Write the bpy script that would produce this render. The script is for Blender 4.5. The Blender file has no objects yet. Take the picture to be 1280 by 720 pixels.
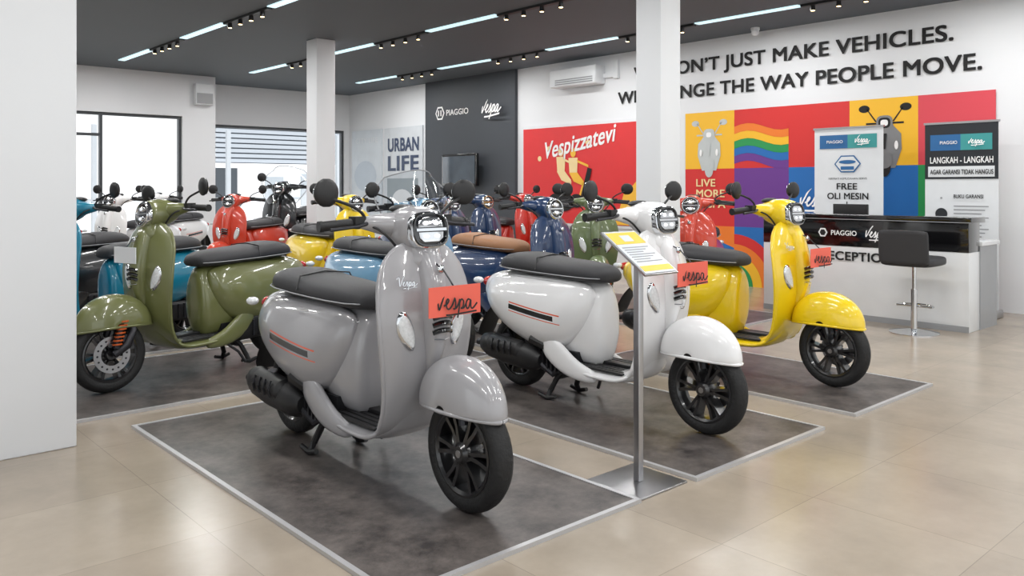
import bpy, bmesh, math, random
from mathutils import Vector, Matrix
random.seed(3)
pi=math.pi
SC=bpy.context.scene
COL=bpy.context.collection
try:
    SC.view_settings.view_transform='Standard'
except Exception: pass

# ---------------------------------------------------------------- materials
def lin(c):
    o=[]
    for v in c[:3]:
        v=v/255.0
        o.append(v/12.92 if v<=0.04045 else ((v+0.055)/1.055)**2.4)
    return (o[0],o[1],o[2],1)
MATS={}
def mat(name,rgb,rough=0.5,metal=0.0,coat=0.0,emit=0.0,var=0.04,nscale=8.0,bump=0.0,bscale=60.0,spec=None):
    if name in MATS: return MATS[name]
    m=bpy.data.materials.new(name); m.use_nodes=True
    nt=m.node_tree; b=nt.nodes['Principled BSDF']
    col=lin(rgb)
    b.inputs['Roughness'].default_value=rough
    b.inputs['Metallic'].default_value=metal
    b.inputs['Coat Weight'].default_value=coat
    b.inputs['Coat Roughness'].default_value=0.05
    if spec is not None: b.inputs['Specular IOR Level'].default_value=spec
    tc=nt.nodes.new('ShaderNodeTexCoord')
    nz=nt.nodes.new('ShaderNodeTexNoise'); nz.inputs['Scale'].default_value=nscale
    nt.links.new(tc.outputs['Object'],nz.inputs['Vector'])
    mx=nt.nodes.new('ShaderNodeMix'); mx.data_type='RGBA'
    mx.inputs[6].default_value=tuple(c*(1-var) for c in col[:3])+(1,)
    mx.inputs[7].default_value=tuple(min(1,c*(1+var)) for c in col[:3])+(1,)
    nt.links.new(nz.outputs['Fac'],mx.inputs[0])
    nt.links.new(mx.outputs[2],b.inputs['Base Color'])
    if bump>0:
        n2=nt.nodes.new('ShaderNodeTexNoise'); n2.inputs['Scale'].default_value=bscale
        nt.links.new(tc.outputs['Object'],n2.inputs['Vector'])
        bp=nt.nodes.new('ShaderNodeBump'); bp.inputs['Strength'].default_value=bump; bp.inputs['Distance'].default_value=0.01
        nt.links.new(n2.outputs['Fac'],bp.inputs['Height']); nt.links.new(bp.outputs['Normal'],b.inputs['Normal'])
    if emit>0:
        b.inputs['Emission Color'].default_value=col
        b.inputs['Emission Strength'].default_value=emit
    MATS[name]=m
    return m

def paint(name,rgb,decal=None):
    m=mat(name,rgb,rough=0.3,coat=0.9,var=0.01)
    if decal:
        nt=m.node_tree; b=nt.nodes['Principled BSDF']
        src=b.inputs['Base Color'].links[0].from_socket
        tc=nt.nodes.new('ShaderNodeTexCoord'); sp=nt.nodes.new('ShaderNodeSeparateXYZ')
        nt.links.new(tc.outputs['Object'],sp.inputs[0])
        def cmp(sock,c,h):
            n=nt.nodes.new('ShaderNodeMath'); n.operation='COMPARE'
            nt.links.new(sock,n.inputs[0]); n.inputs[1].default_value=c; n.inputs[2].default_value=h
            return n.outputs[0]
        sl=nt.nodes.new('ShaderNodeMath'); sl.operation='MULTIPLY_ADD'
        nt.links.new(sp.outputs['X'],sl.inputs[0]); sl.inputs[1].default_value=0.10; nt.links.new(sp.outputs['Z'],sl.inputs[2])
        for (xc,xh,zc,zh,colr) in decal:
            a=cmp(sp.outputs['X'],xc,xh); z=cmp(sl.outputs[0],zc,zh)
            mu=nt.nodes.new('ShaderNodeMath'); mu.operation='MULTIPLY'
            nt.links.new(a,mu.inputs[0]); nt.links.new(z,mu.inputs[1])
            mx=nt.nodes.new('ShaderNodeMix'); mx.data_type='RGBA'
            nt.links.new(mu.outputs[0],mx.inputs[0]); nt.links.new(src,mx.inputs[6]); mx.inputs[7].default_value=lin(colr)
            src=mx.outputs[2]
        nt.links.new(src,b.inputs['Base Color'])
    return m

M_white=mat('wall_paint_white',(226,228,231),0.6,var=0.012,nscale=2)
M_black=mat('black_plastic',(22,22,24),0.45,bump=0.08,bscale=200)
M_gloss=mat('gloss_black',(12,12,14),0.12,coat=1)
M_rub=mat('tyre_rubber',(24,24,25),0.65,bump=0.35,bscale=70)
M_rim=mat('rim_black',(24,24,26),0.28,coat=0.6)
M_chrome=mat('chrome',(215,217,220),0.1,metal=1.0)
M_steel=mat('brushed_steel',(178,178,180),0.3,metal=1.0,bump=0.05,bscale=150)
M_trim=mat('aluminium_trim',(200,200,202),0.42,metal=0.6)
M_dmet=mat('dark_metal',(58,58,62),0.4,metal=0.7)
M_seat=mat('seat_vinyl',(46,46,49),0.55,bump=0.15,bscale=260)
M_tan=mat('seat_tan',(150,105,70),0.55,bump=0.15,bscale=260)
M_pipe=mat('seat_piping',(150,152,155),0.5)
M_lens=mat('headlamp_dark',(34,36,42),0.08,coat=1)
M_led=mat('headlamp_led',(245,248,255),0.2,emit=0.5)
M_sig=mat('indicator_lens',(215,218,220),0.1,coat=1,var=0.3,nscale=90)
M_red=mat('tail_red',(170,15,15),0.15,coat=1)
M_org=mat('spring_orange',(200,90,30),0.4)
M_card=mat('coral_card',(236,104,86),0.6)
M_ink=mat('ink_black',(20,20,22),0.7)
M_txt=mat('text_white',(240,240,240),0.6)
M_plate=mat('plate_white',(222,225,228),0.5)

# ---------------------------------------------------------------- mesh tools
def sgnp(a,p): return math.copysign(abs(a)**p,a)
class MB:
    def __init__(s): s.v=[]; s.f=[]; s.m=[]
    def add(s,v,f,mi=0):
        o=len(s.v); s.v+= [tuple(p) for p in v]
        for q in f: s.f.append([i+o for i in q]); s.m.append(mi)
    def xf(s,M,start):
        for i in range(start,len(s.v)): s.v[i]=tuple(M@Vector(s.v[i]))
    def box(s,x0,x1,y0,y1,z0,z1,mi=0):
        v=[(x,y,z) for x in (x0,x1) for y in (y0,y1) for z in (z0,z1)]
        s.add(v,[(0,1,3,2),(4,6,7,5),(0,4,5,1),(2,3,7,6),(0,2,6,4),(1,5,7,3)],mi)
    def loft(s,rings,cap=True,mi=0):
        n=len(rings[0]); v=[p for r in rings for p in r]; f=[]
        for i in range(len(rings)-1):
            for k in range(n):
                a=i*n+k; b=i*n+(k+1)%n
                f.append((a,b,b+n,a+n))
        if cap:
            f.append(tuple(range(n))[::-1]); f.append(tuple(range((len(rings)-1)*n,len(rings)*n)))
        s.add(v,f,mi)
    def grid(s,rows,mi=0):
        n=len(rows[0]); v=[p for r in rows for p in r]; f=[]
        for i in range(len(rows)-1):
            for k in range(n-1):
                a=i*n+k; f.append((a,a+1,a+1+n,a+n))
        s.add(v,f,mi)
    def tube(s,pts,r,n=10,mi=0,flat=1.0):
        pts=[Vector(p) for p in pts]; rings=[]
        up=Vector((0.13,0.2,1)).normalized()
        for i,p in enumerate(pts):
            t=(pts[min(i+1,len(pts)-1)]-pts[max(i-1,0)]).normalized()
            a=t.cross(up)
            if a.length<0.05: a=t.cross(Vector((1,0,0)))
            a.normalize(); b=a.cross(t).normalized()
            rr=r[i] if isinstance(r,(list,tuple)) else r
            rings.append([p+a*rr*math.cos(2*pi*k/n)+b*rr*flat*math.sin(2*pi*k/n) for k in range(n)])
        s.loft(rings,True,mi)
    def lathe(s,prof,c,axis='y',n=32,mi=0,close=True):
        rings=[]
        for k in range(n):
            a=2*pi*k/n; ring=[]
            for (r,h) in prof:
                if axis=='y': ring.append((c[0]+r*math.cos(a),c[1]+h,c[2]+r*math.sin(a)))
                else: ring.append((c[0]+r*math.cos(a),c[1]+r*math.sin(a),c[2]+h))
            rings.append(ring)
        m=len(prof); v=[p for r in rings for p in r]; f=[]
        for k in range(n):
            k2=(k+1)%n
            for j in range(m if close else m-1):
                j2=(j+1)%m
                f.append((k*m+j,k*m+j2,k2*m+j2,k2*m+j))
        s.add(v,f,mi)
    def disc(s,c,r,h,axis='z',n=32,mi=0):
        s.lathe([(0.0001,0),(r,0),(r,h),(0.0001,h)],c,axis,n,mi)
    def ell(s,c,r,n=16,m=10,mi=0,M=None):
        rings=[]
        for i in range(1,m):
            a=-pi/2+pi*i/m
            rings.append([(c[0]+r[0]*math.cos(a)*math.cos(2*pi*k/n),c[1]+r[1]*math.cos(a)*math.sin(2*pi*k/n),c[2]+r[2]*math.sin(a)) for k in range(n)])
        s.loft(rings,True,mi)
def bake(name,mb,sub=0,solid=0,bevel=0,smooth=True,mats=(),off=0):
    me=bpy.data.meshes.new(name); me.from_pydata(mb.v,[],mb.f)
    bm=bmesh.new(); bm.from_mesh(me); bmesh.ops.recalc_face_normals(bm,faces=bm.faces); bm.to_mesh(me); bm.free()
    for mm in mats: me.materials.append(mm)
    me.polygons.foreach_set('material_index',mb.m)
    me.polygons.foreach_set('use_smooth',[smooth]*len(me.polygons))
    if sub or solid or bevel:
        o=bpy.data.objects.new('tmp',me); COL.objects.link(o)
        if bevel:
            b=o.modifiers.new('b','BEVEL'); b.width=bevel; b.segments=3; b.limit_method='ANGLE'
        if solid:
            b=o.modifiers.new('s','SOLIDIFY'); b.thickness=solid; b.offset=off
        if sub:
            b=o.modifiers.new('u','SUBSURF'); b.levels=sub; b.render_levels=sub
        dg=bpy.context.evaluated_depsgraph_get(); dg.update()
        me2=bpy.data.meshes.new_from_object(o.evaluated_get(dg)); me2.name=name
        bpy.data.objects.remove(o); bpy.data.meshes.remove(me)
        me=me2
    if smooth:
        try: me.set_sharp_from_angle(angle=math.radians(40))
        except Exception: pass
    return me
GM={}
def group(name,loc=(0,0,0),rz=0,s=1):
    e=bpy.data.objects.new(name,None); e.empty_display_size=0.1
    e.location=loc; e.rotation_euler=(0,0,rz); e.scale=(s,s,s); COL.objects.link(e)
    GM[e.name]=Matrix.Translation(loc)@Matrix.Rotation(rz,4,'Z')@Matrix.Scale(s,4)
    return e
def obj(name,me,parent=None,M=None,world=False):
    o=bpy.data.objects.new(name,me); COL.objects.link(o)
    if M is not None: o.matrix_basis=M
    if parent is not None:
        o.parent=parent
        if world: o.matrix_parent_inverse=GM[parent.name].inverted()
    return o
def wbox(name,x0,x1,y0,y1,z0,z1,m,parent=None,bevel=0,world=True):
    cx,cy,cz=(x0+x1)/2,(y0+y1)/2,(z0+z1)/2
    mb=MB(); mb.box(x0-cx,x1-cx,y0-cy,y1-cy,z0-cz,z1-cz)
    me=bake(name,mb,bevel=bevel,smooth=bevel>0,mats=(m,))
    return obj(name,me,parent,Matrix.Translation((cx,cy,cz)),world)
def wallM(x,y,z,ang=0):
    M=Matrix(((0,0,-1,x),(-1,0,0,y),(0,1,0,z),(0,0,0,1)))
    return M@Matrix.Rotation(ang,4,'Z')
def text(name,body,M,m,parent=None,w=None,h=None,bold=0.0,shear=0,world=True,align='L',depth=0.004):
    cu=bpy.data.curves.new('t','FONT'); cu.body=body; cu.size=1; cu.shear=shear; cu.extrude=0.0
    cu.space_character=1.0+bold*1.6
    o=bpy.data.objects.new('t',cu); COL.objects.link(o)
    dg=bpy.context.evaluated_depsgraph_get(); dg.update()
    me=bpy.data.meshes.new_from_object(o.evaluated_get(dg)); bpy.data.objects.remove(o)
    if bold>0:
        V=[tuple(v.co) for v in me.vertices]; F=[tuple(p.vertices) for p in me.polygons]
        nv=[];nf=[]
        for k,(dx,dy) in enumerate([(-1,-1),(-1,1),(1,-1),(1,1),(0,0),(-1,0),(1,0)]):
            o_=len(nv); nv+=[(a+dx*bold,b+dy*bold*.8,k*0.0002) for a,b,c in V]; nf+=[[i+o_ for i in q] for q in F]
        me=bpy.data.meshes.new(name); me.from_pydata(nv,[],nf)
    xs=[v.co.x for v in me.vertices]; ys=[v.co.y for v in me.vertices]
    x0,x1,y1=min(xs),max(xs),max(ys)
    capH=0.70+bold
    sy=(h/capH) if h else None; sx=(w/(x1-x0)) if w else None
    if sy is None: sy=sx
    if sx is None: sx=sy
    for v in me.vertices:
        v.co.x=(v.co.x-x0-(0.5*(x1-x0) if align=='C' else 0))*sx; v.co.y*=sy; v.co.z=depth+v.co.z
    me.materials.clear(); me.materials.append(m)
    me.name=name
    return obj(name,me,parent,M,world)
def smooth_path(st,n=4):
    P=[Vector(a if len(a)==3 else (a[0],a[1],0)) for a in st]; out=[]
    for i in range(len(P)-1):
        p0=P[max(i-1,0)];p1=P[i];p2=P[i+1];p3=P[min(i+2,len(P)-1)]
        for k in range(n):
            t=k/n
            out.append(0.5*((2*p1)+(p2-p0)*t+(2*p0-5*p1+4*p2-p3)*t*t+(-p0+3*p1-3*p2+p3)*t**3))
    out.append(P[-1]); return out
def script_mesh(name,m,r=0.04):
    strokes=[[(-.12,.72),(0,.95),(.14,.98),(.2,.7),(.22,.3),(.27,.03),(.42,.35),(.6,.8),(.78,1.05)],
     [(.52,.2),(.7,.3),(.8,.46),(.74,.52),(.66,.36),(.68,.12),(.8,.06),(.98,.25),(1.1,.5),(1.13,.56),(1.16,.35),(1.14,.1),(1.02,.06),(1.2,.12),(1.34,.36),(1.4,.52),(1.34,.1),(1.24,-.35)],
     [(1.38,.36),(1.5,.52),(1.6,.4),(1.54,.14),(1.42,.1),(1.6,.12),(1.72,.3)],
     [(1.98,.46),(1.86,.52),(1.74,.34),(1.76,.1),(1.88,.14),(2.0,.5),(1.99,.16),(2.1,.1),(2.35,.36)],
     [(.62,-.22),(1.0,-.2),(1.6,-.12),(2.3,-.02)]]
    mb=MB()
    for st in strokes: mb.tube(smooth_path(st),r,n=6,flat=0.3)
    return bake(name,mb,mats=(m,))
SCR_W=script_mesh('script_white',M_txt,0.05); SCR_K=script_mesh('script_black',M_ink,0.042); SCR_C=script_mesh('script_chrome',M_chrome,0.05)
def script(name,me,M,w,parent,world=True,shy=0.12):
    s=w/2.45
    Sh=Matrix(((s,0.25*s,0,0),(shy*s,s,0,0),(0,0,s*0.3,0),(0,0,0,1)))
    return obj(name,me,parent,M@Sh,world)
def flat(name,shapes,M,mats,parent=None,world=True):
    mb=MB()
    for pts,mi,la in shapes:
        mb.add([(a,b,la*0.0025) for a,b in pts],[tuple(range(len(pts)))],mi)
    me=bake(name,mb,smooth=False,mats=mats)
    return obj(name,me,parent,M,world)
def E(cx,cy,rx,ry,n=20,p=2.0,a0=0,a1=2*pi):
    return [(cx+rx*sgnp(math.cos(a0+(a1-a0)*k/n),2/p),cy+ry*sgnp(math.sin(a0+(a1-a0)*k/n),2/p)) for k in range(n+(0 if a1-a0>6.2 else 1))]
def R(x0,y0,x1,y1): return [(x0,y0),(x1,y0),(x1,y1),(x0,y1)]

# ---------------------------------------------------------------- room
H=3.04; WX=8.75; YF=14.6; YN=13.65; XS=5.6
def floor_mat():
    m=bpy.data.materials.new('floor_tile'); m.use_nodes=True; nt=m.node_tree; b=nt.nodes['Principled BSDF']
    tc=nt.nodes.new('ShaderNodeTexCoord')
    br=nt.nodes.new('ShaderNodeTexBrick'); br.offset=0.0; br.squash=1.0
    br.inputs['Scale'].default_value=1.0; br.inputs['Mortar Size'].default_value=0.0018; br.inputs['Mortar Smooth'].default_value=0.3
    br.inputs['Brick Width'].default_value=0.62; br.inputs['Row Height'].default_value=0.62; br.inputs['Bias'].default_value=0
    br.inputs['Color1'].default_value=lin((170,158,142)); br.inputs['Color2'].default_value=lin((162,150,135)); br.inputs['Mortar'].default_value=lin((146,135,121))
    nt.links.new(tc.outputs['Object'],br.inputs['Vector'])
    n=nt.nodes.new('ShaderNodeTexNoise'); n.inputs['Scale'].default_value=2.2; n.inputs['Detail'].default_value=10; n.inputs['Roughness'].default_value=0.66
    nt.links.new(tc.outputs['Object'],n.inputs['Vector'])
    r=nt.nodes.new('ShaderNodeMapRange'); r.inputs['From Min'].default_value=0.25; r.inputs['From Max'].default_value=0.75; r.inputs['To Min'].default_value=0.78; r.inputs['To Max'].default_value=1.10
    nt.links.new(n.outputs['Fac'],r.inputs[0])
    cb=nt.nodes.new('ShaderNodeCombineColor')
    for i in range(3): nt.links.new(r.outputs[0],cb.inputs[i])
    mx=nt.nodes.new('ShaderNodeMix'); mx.data_type='RGBA'; mx.blend_type='MULTIPLY'; mx.inputs[0].default_value=1
    nt.links.new(br.outputs['Color'],mx.inputs[6]); nt.links.new(cb.outputs[0],mx.inputs[7]); nt.links.new(mx.outputs[2],b.inputs['Base Color'])
    rr=nt.nodes.new('ShaderNodeMapRange'); rr.inputs['To Min'].default_value=0.14; rr.inputs['To Max'].default_value=0.28
    nt.links.new(n.outputs['Fac'],rr.inputs[0]); nt.links.new(rr.outputs[0],b.inputs['Roughness'])
    return m
def matmat():
    m=bpy.data.materials.new('dark_stone_vinyl'); m.use_nodes=True; nt=m.node_tree; b=nt.nodes['Principled BSDF']
    tc=nt.nodes.new('ShaderNodeTexCoord'); n=nt.nodes.new('ShaderNodeTexNoise'); n.inputs['Scale'].default_value=4.5; n.inputs['Detail'].default_value=14; n.inputs['Roughness'].default_value=0.78
    nt.links.new(tc.outputs['Object'],n.inputs['Vector'])
    r=nt.nodes.new('ShaderNodeValToRGB'); r.color_ramp.elements[0].position=0.38; r.color_ramp.elements[0].color=lin((58,54,53)); r.color_ramp.elements[1].position=0.64; r.color_ramp.elements[1].color=lin((112,105,101))
    nt.links.new(n.outputs['Fac'],r.inputs[0]); nt.links.new(r.outputs[0],b.inputs['Base Color']); b.inputs['Roughness'].default_value=0.38
    return m
M_floor=floor_mat(); M_mat=matmat()
M_ceil=mat('ceiling_dark',(94,101,109),0.7,var=0.02,nscale=2)
M_char=mat('charcoal_panel',(62,66,72),0.55,var=0.05,nscale=1.5)
M_frame=mat('window_frame_dark',(60,64,68),0.4)
wbox('floor',-4,WX,-4,YF,-0.1,0,M_floor)
wbox('ceiling',-4.15,WX+0.15,-4.15,YF+0.15,H,H+0.15,M_ceil)
wbox('wall_right',WX,WX+0.15,-4,YF+0.15,0,H,M_white)
g=group('wall_back')
wbox('lintel_near',-4,XS,YN,YN+0.2,2.35,H,M_white,g)
wbox('pier_near',5.05,XS,YN,YN+0.2,0,2.35,M_white,g)
wbox('return_side',XS-0.2,XS,YN+0.2,YF+0.15,0,H,M_white,g)
wbox('pier_left',-4,-0.5,YN,YN+0.2,0,2.35,M_white,g)
wbox('lintel_far',XS,WX,YF,YF+0.15,2.32,H,M_white,g)
wbox('pier_far',WX-0.12,WX,YF,YF+0.15,0,2.32,M_white,g)
def window(n,x0,x1,y,z1,mull,trans,t=0.045):
    g=group('window_%d'%n)
    wbox('frame_top',x0,x1,y,y+0.08,z1-t,z1,M_frame,g); wbox('frame_bottom',x0,x1,y,y+0.08,0,t,M_frame,g)
    for k,x in enumerate([x0,x1-t]+mull): wbox('mullion_%d'%k,x,x+t,y,y+0.08,t,z1-t,M_frame,g)
    for k,(a,b,z) in enumerate(trans): wbox('transom_%d'%k,a,b,y+0.01,y+0.07,z,z+t,M_frame,g)
window(1,-0.5,5.05,YN+0.05,2.35,[1.2,2.6,3.80],[(2.6,3.80,1.98)])
window(2,XS,WX-0.12,YF+0.03,2.32,[8.25],[])
g=group('wall_front')
wbox('lintel',-4,WX,-4.15,-4,2.8,H,M_white,g)
for k,x in enumerate([-4,0.2,4.4,8.45]): wbox('pier_%d'%k,x,x+0.3,-4.15,-4,0,2.8,M_white,g)
g=group('wall_left')
wbox('lintel',-4.15,-4,-4,YF,2.8,H,M_white,g)
for k,y in enumerate([-4,-0.4,3.2]): wbox('pier_%d'%k,-4.15,-4,y,y+0.3,0,2.8,M_white,g)
wbox('solid_light_block',-4.15,-4,3.5,YF,0,2.8,M_white,g)  # unseen stretch of wall, made solid to cut the daylight coming in
def column(x0,x1,y0,y1):
    g=group('column',((x0+x1)/2,(y0+y1)/2,0))
    wbox('shaft',x0,x1,y0,y1,0,H,M_white,g,bevel=0.006)
column(0.45,1.06,4.17,4.72); column(5.05,5.30,3.90,4.14); column(5.05,5.31,9.2,9.46)
# exterior
M_out=mat('exterior_paving',(205,205,203),0.8)
wbox('street_ground',-30,30,YF+0.15,60,-0.3,-0.12,M_out)
wbox('forecourt_ground',-30,-4.15,-30,YF+0.15,-0.3,-0.12,M_out)
wbox('pavement_ground',-4.15,30,-30,-4.15,-0.3,-0.12,M_out)
M_shut=mat('roller_shutter',(165,171,178),0.5); M_shut2=mat('roller_shutter_gap',(105,112,120),0.6); M_fac=mat('facade',(242,243,245),0.8); M_dk=mat('facade_dark',(62,68,74),0.6); M_gr=mat('facade_grey',(178,183,188),0.7)
g=group('street_building')
wbox('facade',-8,24,24,26,-0.12,1.9,M_fac,g); wbox('upper',-8,24,24.3,26,1.9,7,M_fac,g)
wbox('shutter_box',9.2,22,24.22,24.3,1.9,3.3,M_shut2,g)
for k in range(9):
    wbox('slat_%d'%k,9.2,22,24.14,24.22,1.93+k*0.15,2.04+k*0.15,M_shut,g)
wbox('recess_0',9.4,10.5,23.95,24,-0.1,1.75,M_dk,g); wbox('recess_1',11.4,12.0,23.95,24,-0.1,1.5,M_gr,g); wbox('recess_2',12.6,13.6,23.95,24,.6,1.6,M_gr,g)
g=group('street_fence')
for k in range(4): wbox('post_%d'%k,5.4+k*3.1,5.5+k*3.1,20,20.1,-0.12,2.6,M_gr,g)
wbox('rail',4,16,20.02,20.08,.85,.92,M_gr,g)

# ceiling tracks
M_strip=mat('light_strip',(205,235,242),0.3,emit=1.0); M_track=mat('track_black',(25,26,28),0.5); M_bulb=mat('spot_bulb',(255,220,160),0.3,emit=6)
LE=24
def track(x):
    g=group('track_light',(x,6,H))
    for k in range(7):
        y1=12.7-2.4*k; y0=y1-1.25
        if y0<-4: break
        wbox('linear_%d'%k,x-0.045,x+0.045,y0,y1,H-0.012,H,M_strip,g)
        L=bpy.data.lights.new('strip_lamp','AREA'); L.shape='RECTANGLE'; L.size=0.1; L.size_y=1.25; L.energy=LE; L.color=(1,0.99,0.975)
        lo=bpy.data.objects.new('strip_lamp_%d'%k,L); COL.objects.link(lo); lo.parent=g; lo.matrix_parent_inverse=GM[g.name].inverted(); lo.location=(x,(y0+y1)/2,H-0.03)
        wbox('rail_%d'%k,x-0.03,x+0.03,y0-1.12,y0-0.02,H-0.025,H,M_track,g)
        mb=MB()
        for j in range(4):
            yy=y0-0.14-j*0.27
            mb.lathe([(0.0001,0),(0.022,0),(0.026,-0.05),(0.0001,-0.05)],(0,yy-6,-0.025),'z',14,0)
            mb.lathe([(0.0001,-0.051),(0.02,-0.051),(0.02,-0.054),(0.0001,-0.054)],(0,yy-6,-0.025),'z',14,1)
        obj('spots_%d'%k,bake('spots',mb,mats=(M_track,M_bulb)),g,Matrix.Translation((0.0,0,0)))
for x in (-0.14,1.84,3.82,5.8,7.78): track(x)

# display mats
def dmat(x0,x1,y0,y1):
    g=group('display_mat',((x0+x1)/2,(y0+y1)/2,0))
    wbox('slab',x0+0.015,x1-0.015,y0+0.015,y1-0.015,0,0.012,M_mat,g)
    t=0.02
    wbox('edge_a',x0,x0+t,y0,y1,0,0.015,M_trim,g); wbox('edge_b',x1-t,x1,y0,y1,0,0.015,M_trim,g)
    wbox('edge_c',x0+t,x1-t,y0,y0+t,0,0.015,M_trim,g); wbox('edge_d',x0+t,x1-t,y1-t,y1,0,0.015,M_trim,g)
dmat(1.34,2.46,1.99,4.30); dmat(2.80,3.87,1.98,4.30); dmat(4.20,5.20,1.98,3.85)
dmat(0.6,2.9,4.57,5.95); dmat(0.6,2.9,6.1,7.9)
dmat(3.0,3.8,4.4,6.6); dmat(3.95,4.7,4.4,6.2); dmat(5.5,7.0,3.9,6.2)
dmat(3.7,4.75,6.6,8.6)

# ---------------------------------------------------------------- scooter template
def sec(x,hw,zb,zt,taper=0.3,n=2.6,N=20,cy=0,low=0.0):
    zc=(zb+zt)/2; hz=(zt-zb)/2; out=[]
    for k in range(N):
        t=2*pi*(k+0.5)/N; c,s=math.cos(t),math.sin(t)
        q=sgnp(s,2/n); yy=hw*sgnp(c,2/n)
        if q>0: yy*=1-taper*q**1.4
        else: yy*=1-low*(-q)**1.4
        out.append((x,cy+yy,zc+hz*q))
    return out
PARTS=[]
def rear(me):
    for v in me.vertices:
        v.co.x=v.co.x*.95+.082
        if v.co.z>.3: v.co.z=.3+(v.co.z-.3)*.88
    return me
def part(name,me,kind='',steer=False,variant='all'): PARTS.append((name,me,kind,steer,variant))
PH=mat('paint_placeholder',(128,128,128),0.3)

mb=MB(); mb.loft([sec(*a) for a in [(-.01,.06,.40,.62),(-.025,.085,.25,.66),(-.06,.10,.20,.69),(-.12,.112,.19,.70),(-.25,.125,.21,.708),(-.38,.13,.28,.712),(-.5,.13,.36,.715),(-.65,.128,.41,.715),(-.8,.117,.43,.705),(-.92,.092,.46,.68),(-.985,.06,.50,.65),(-1.01,.03,.54,.61)]])
part('body_shell',rear(bake('body_shell',mb,sub=1,mats=(PH,))),'paint')
# side cowls: teardrop, lower front corner swept back so the footboard shows
CW=[(-.060,.066,.012,.55,.62),(-.072,.070,.034,.495,.655),(-.105,.076,.060,.425,.675),(-.165,.082,.084,.345,.690),(-.24,.087,.098,.290,.697),(-.34,.090,.106,.262,.700),(-.46,.091,.107,.262,.700),(-.60,.090,.102,.295,.696),(-.73,.085,.089,.350,.684),(-.84,.075,.069,.405,.666),(-.91,.063,.046,.45,.643),(-.95,.052,.018,.50,.605)]
for sd,nm in ((1,'left'),(-1,'right')):
    mb=MB(); mb.loft([sec(x,ry,zb,zt,0.34,2.15,24,cy=sd*cy,low=0.10) for (x,cy,ry,zb,zt) in CW])
    part('side_cowl_'+nm,rear(bake('side_cowl_'+nm,mb,sub=1,mats=(PH,))),'paint')
# rear lower skirts joining the footboard to the cowls
mb=MB()
for s in (1,-1):
    mb.loft([sec(x,.022,zb,zt,0,2.4,14,cy=s*cy) for (x,cy,zb,zt) in [(.10,.140,.150,.215),(.02,.142,.145,.225),(-.06,.143,.148,.26),(-.14,.142,.165,.32),(-.22,.138,.20,.36),(-.30,.13,.25,.38)]])
part('side_skirts',bake('side_skirts',mb,sub=1,mats=(PH,)),'paint')
# leg shield + floorboard sheet
ST=[(-.16,.215,.12,0,.02),(0.0,.212,.155,0,.02),(.15,.21,.165,0,.02),(.26,.213,.168,0,.02),(.33,.24,.168,.005,.01),(.375,.305,.166,.01,0),(.405,.40,.175,.025,0),(.430,.50,.192,.035,0),(.440,.60,.205,.042,0),(.438,.70,.207,.048,0),(.427,.78,.198,.055,0),(.412,.845,.172,.05,0),(.395,.89,.130,.04,0),(.38,.925,.08,.02,0)]
rows=[]; eL=[];eR=[]
US=[-1,-.92,-.75,-.5,-.25,0,.25,.5,.75,.92,1]
for (x,z,hw,sb,dr) in ST:
    rows.append([(x-sb*abs(u)**2.2, hw*u, z-dr*abs(u)**3) for u in US])
    eL.append((x-sb, hw, z-dr)); eR.append((x-sb,-hw,z-dr))
mb=MB(); mb.grid(rows)
part('leg_shield',bake('leg_shield',mb,sub=2,solid=0.018,mats=(PH,)),'paint')
mb=MB(); mb.tube(eL[4:]+eR[4:][::-1],0.0105,8); mb.tube(eL[:5],0.0105,8); mb.tube(eR[:5],0.0105,8)
part('shield_trim',bake('shield_trim',mb,sub=1,mats=(PH,)),'paint')
mb=MB(); mb.loft([sec(x,hw,zb,zt,0,3) for (x,hw,zb,zt) in [(-.30,.10,.17,.25),(-.2,.12,.150,.225),(0,.13,.15,.215),(.2,.13,.155,.215),(.31,.12,.19,.26),(.36,.10,.25,.35),(.39,.07,.33,.45)]])
part('floor_sill',bake('floor_sill',mb,sub=1,mats=(PH,)),'paint')
mb=MB()
for y in (-.13,-.10,-.07,-.04,.04,.07,.10,.13):
    mb.box(-.06,.26,y-.010,y+.010,.216,.228)
mb.box(-.06,.28,-.025,.025,.22,.242)
part('floor_rubber',bake('floor_rubber',mb,bevel=0.003,mats=(M_black,)))
mb=MB(); mb.loft([sec(x,hw,zb,zt,0.1,4) for (x,hw,zb,zt) in [(.315,.08,.64,.80),(.325,.10,.60,.83),(.365,.12,.52,.86),(.41,.12,.47,.86)]])
part('glove_box',bake('glove_box',mb,sub=1,mats=(PH,)),'paint')
def vsec(x,z,hw,dep,N=16):
    return [(x+dep*sgnp(math.sin(2*pi*k/N),.9)*(1 if math.sin(2*pi*k/N)>0 else .6),hw*sgnp(math.cos(2*pi*k/N),.8),z) for k in range(N)]
mb=MB(); mb.loft([vsec(*a) for a in [(.385,.915,.045,.03),(.405,.87,.052,.05),(.42,.80,.052,.060),(.43,.72,.052,.070),(.435,.64,.050,.076),(.43,.56,.042,.068),(.418,.48,.030,.050),(.40,.42,.016,.03)]])
part('horn_cover',bake('horn_cover',mb,sub=1,mats=(PH,)),'paint')
mb=MB()
for i,z in enumerate((.662,.636,.610)):
    mb.tube([(.492,-.040,z-.008),(.508,-.020,z),(.514,0,z+.002),(.508,.020,z),(.492,.040,z-.008)],.0095,8)
mb.tube([(.49,-.032,.578),(.508,0,.576),(.49,.032,.578)],.003,6,mi=1)
part('horn_grille',bake('horn_grille',mb,mats=(M_gloss,M_chrome)))
mb=MB(); mb.ell((.487,0,.83),(.010,.016,.016),mi=0)
part('badge',bake('badge',mb,mats=(M_chrome,)))
mb=MB()
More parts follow.
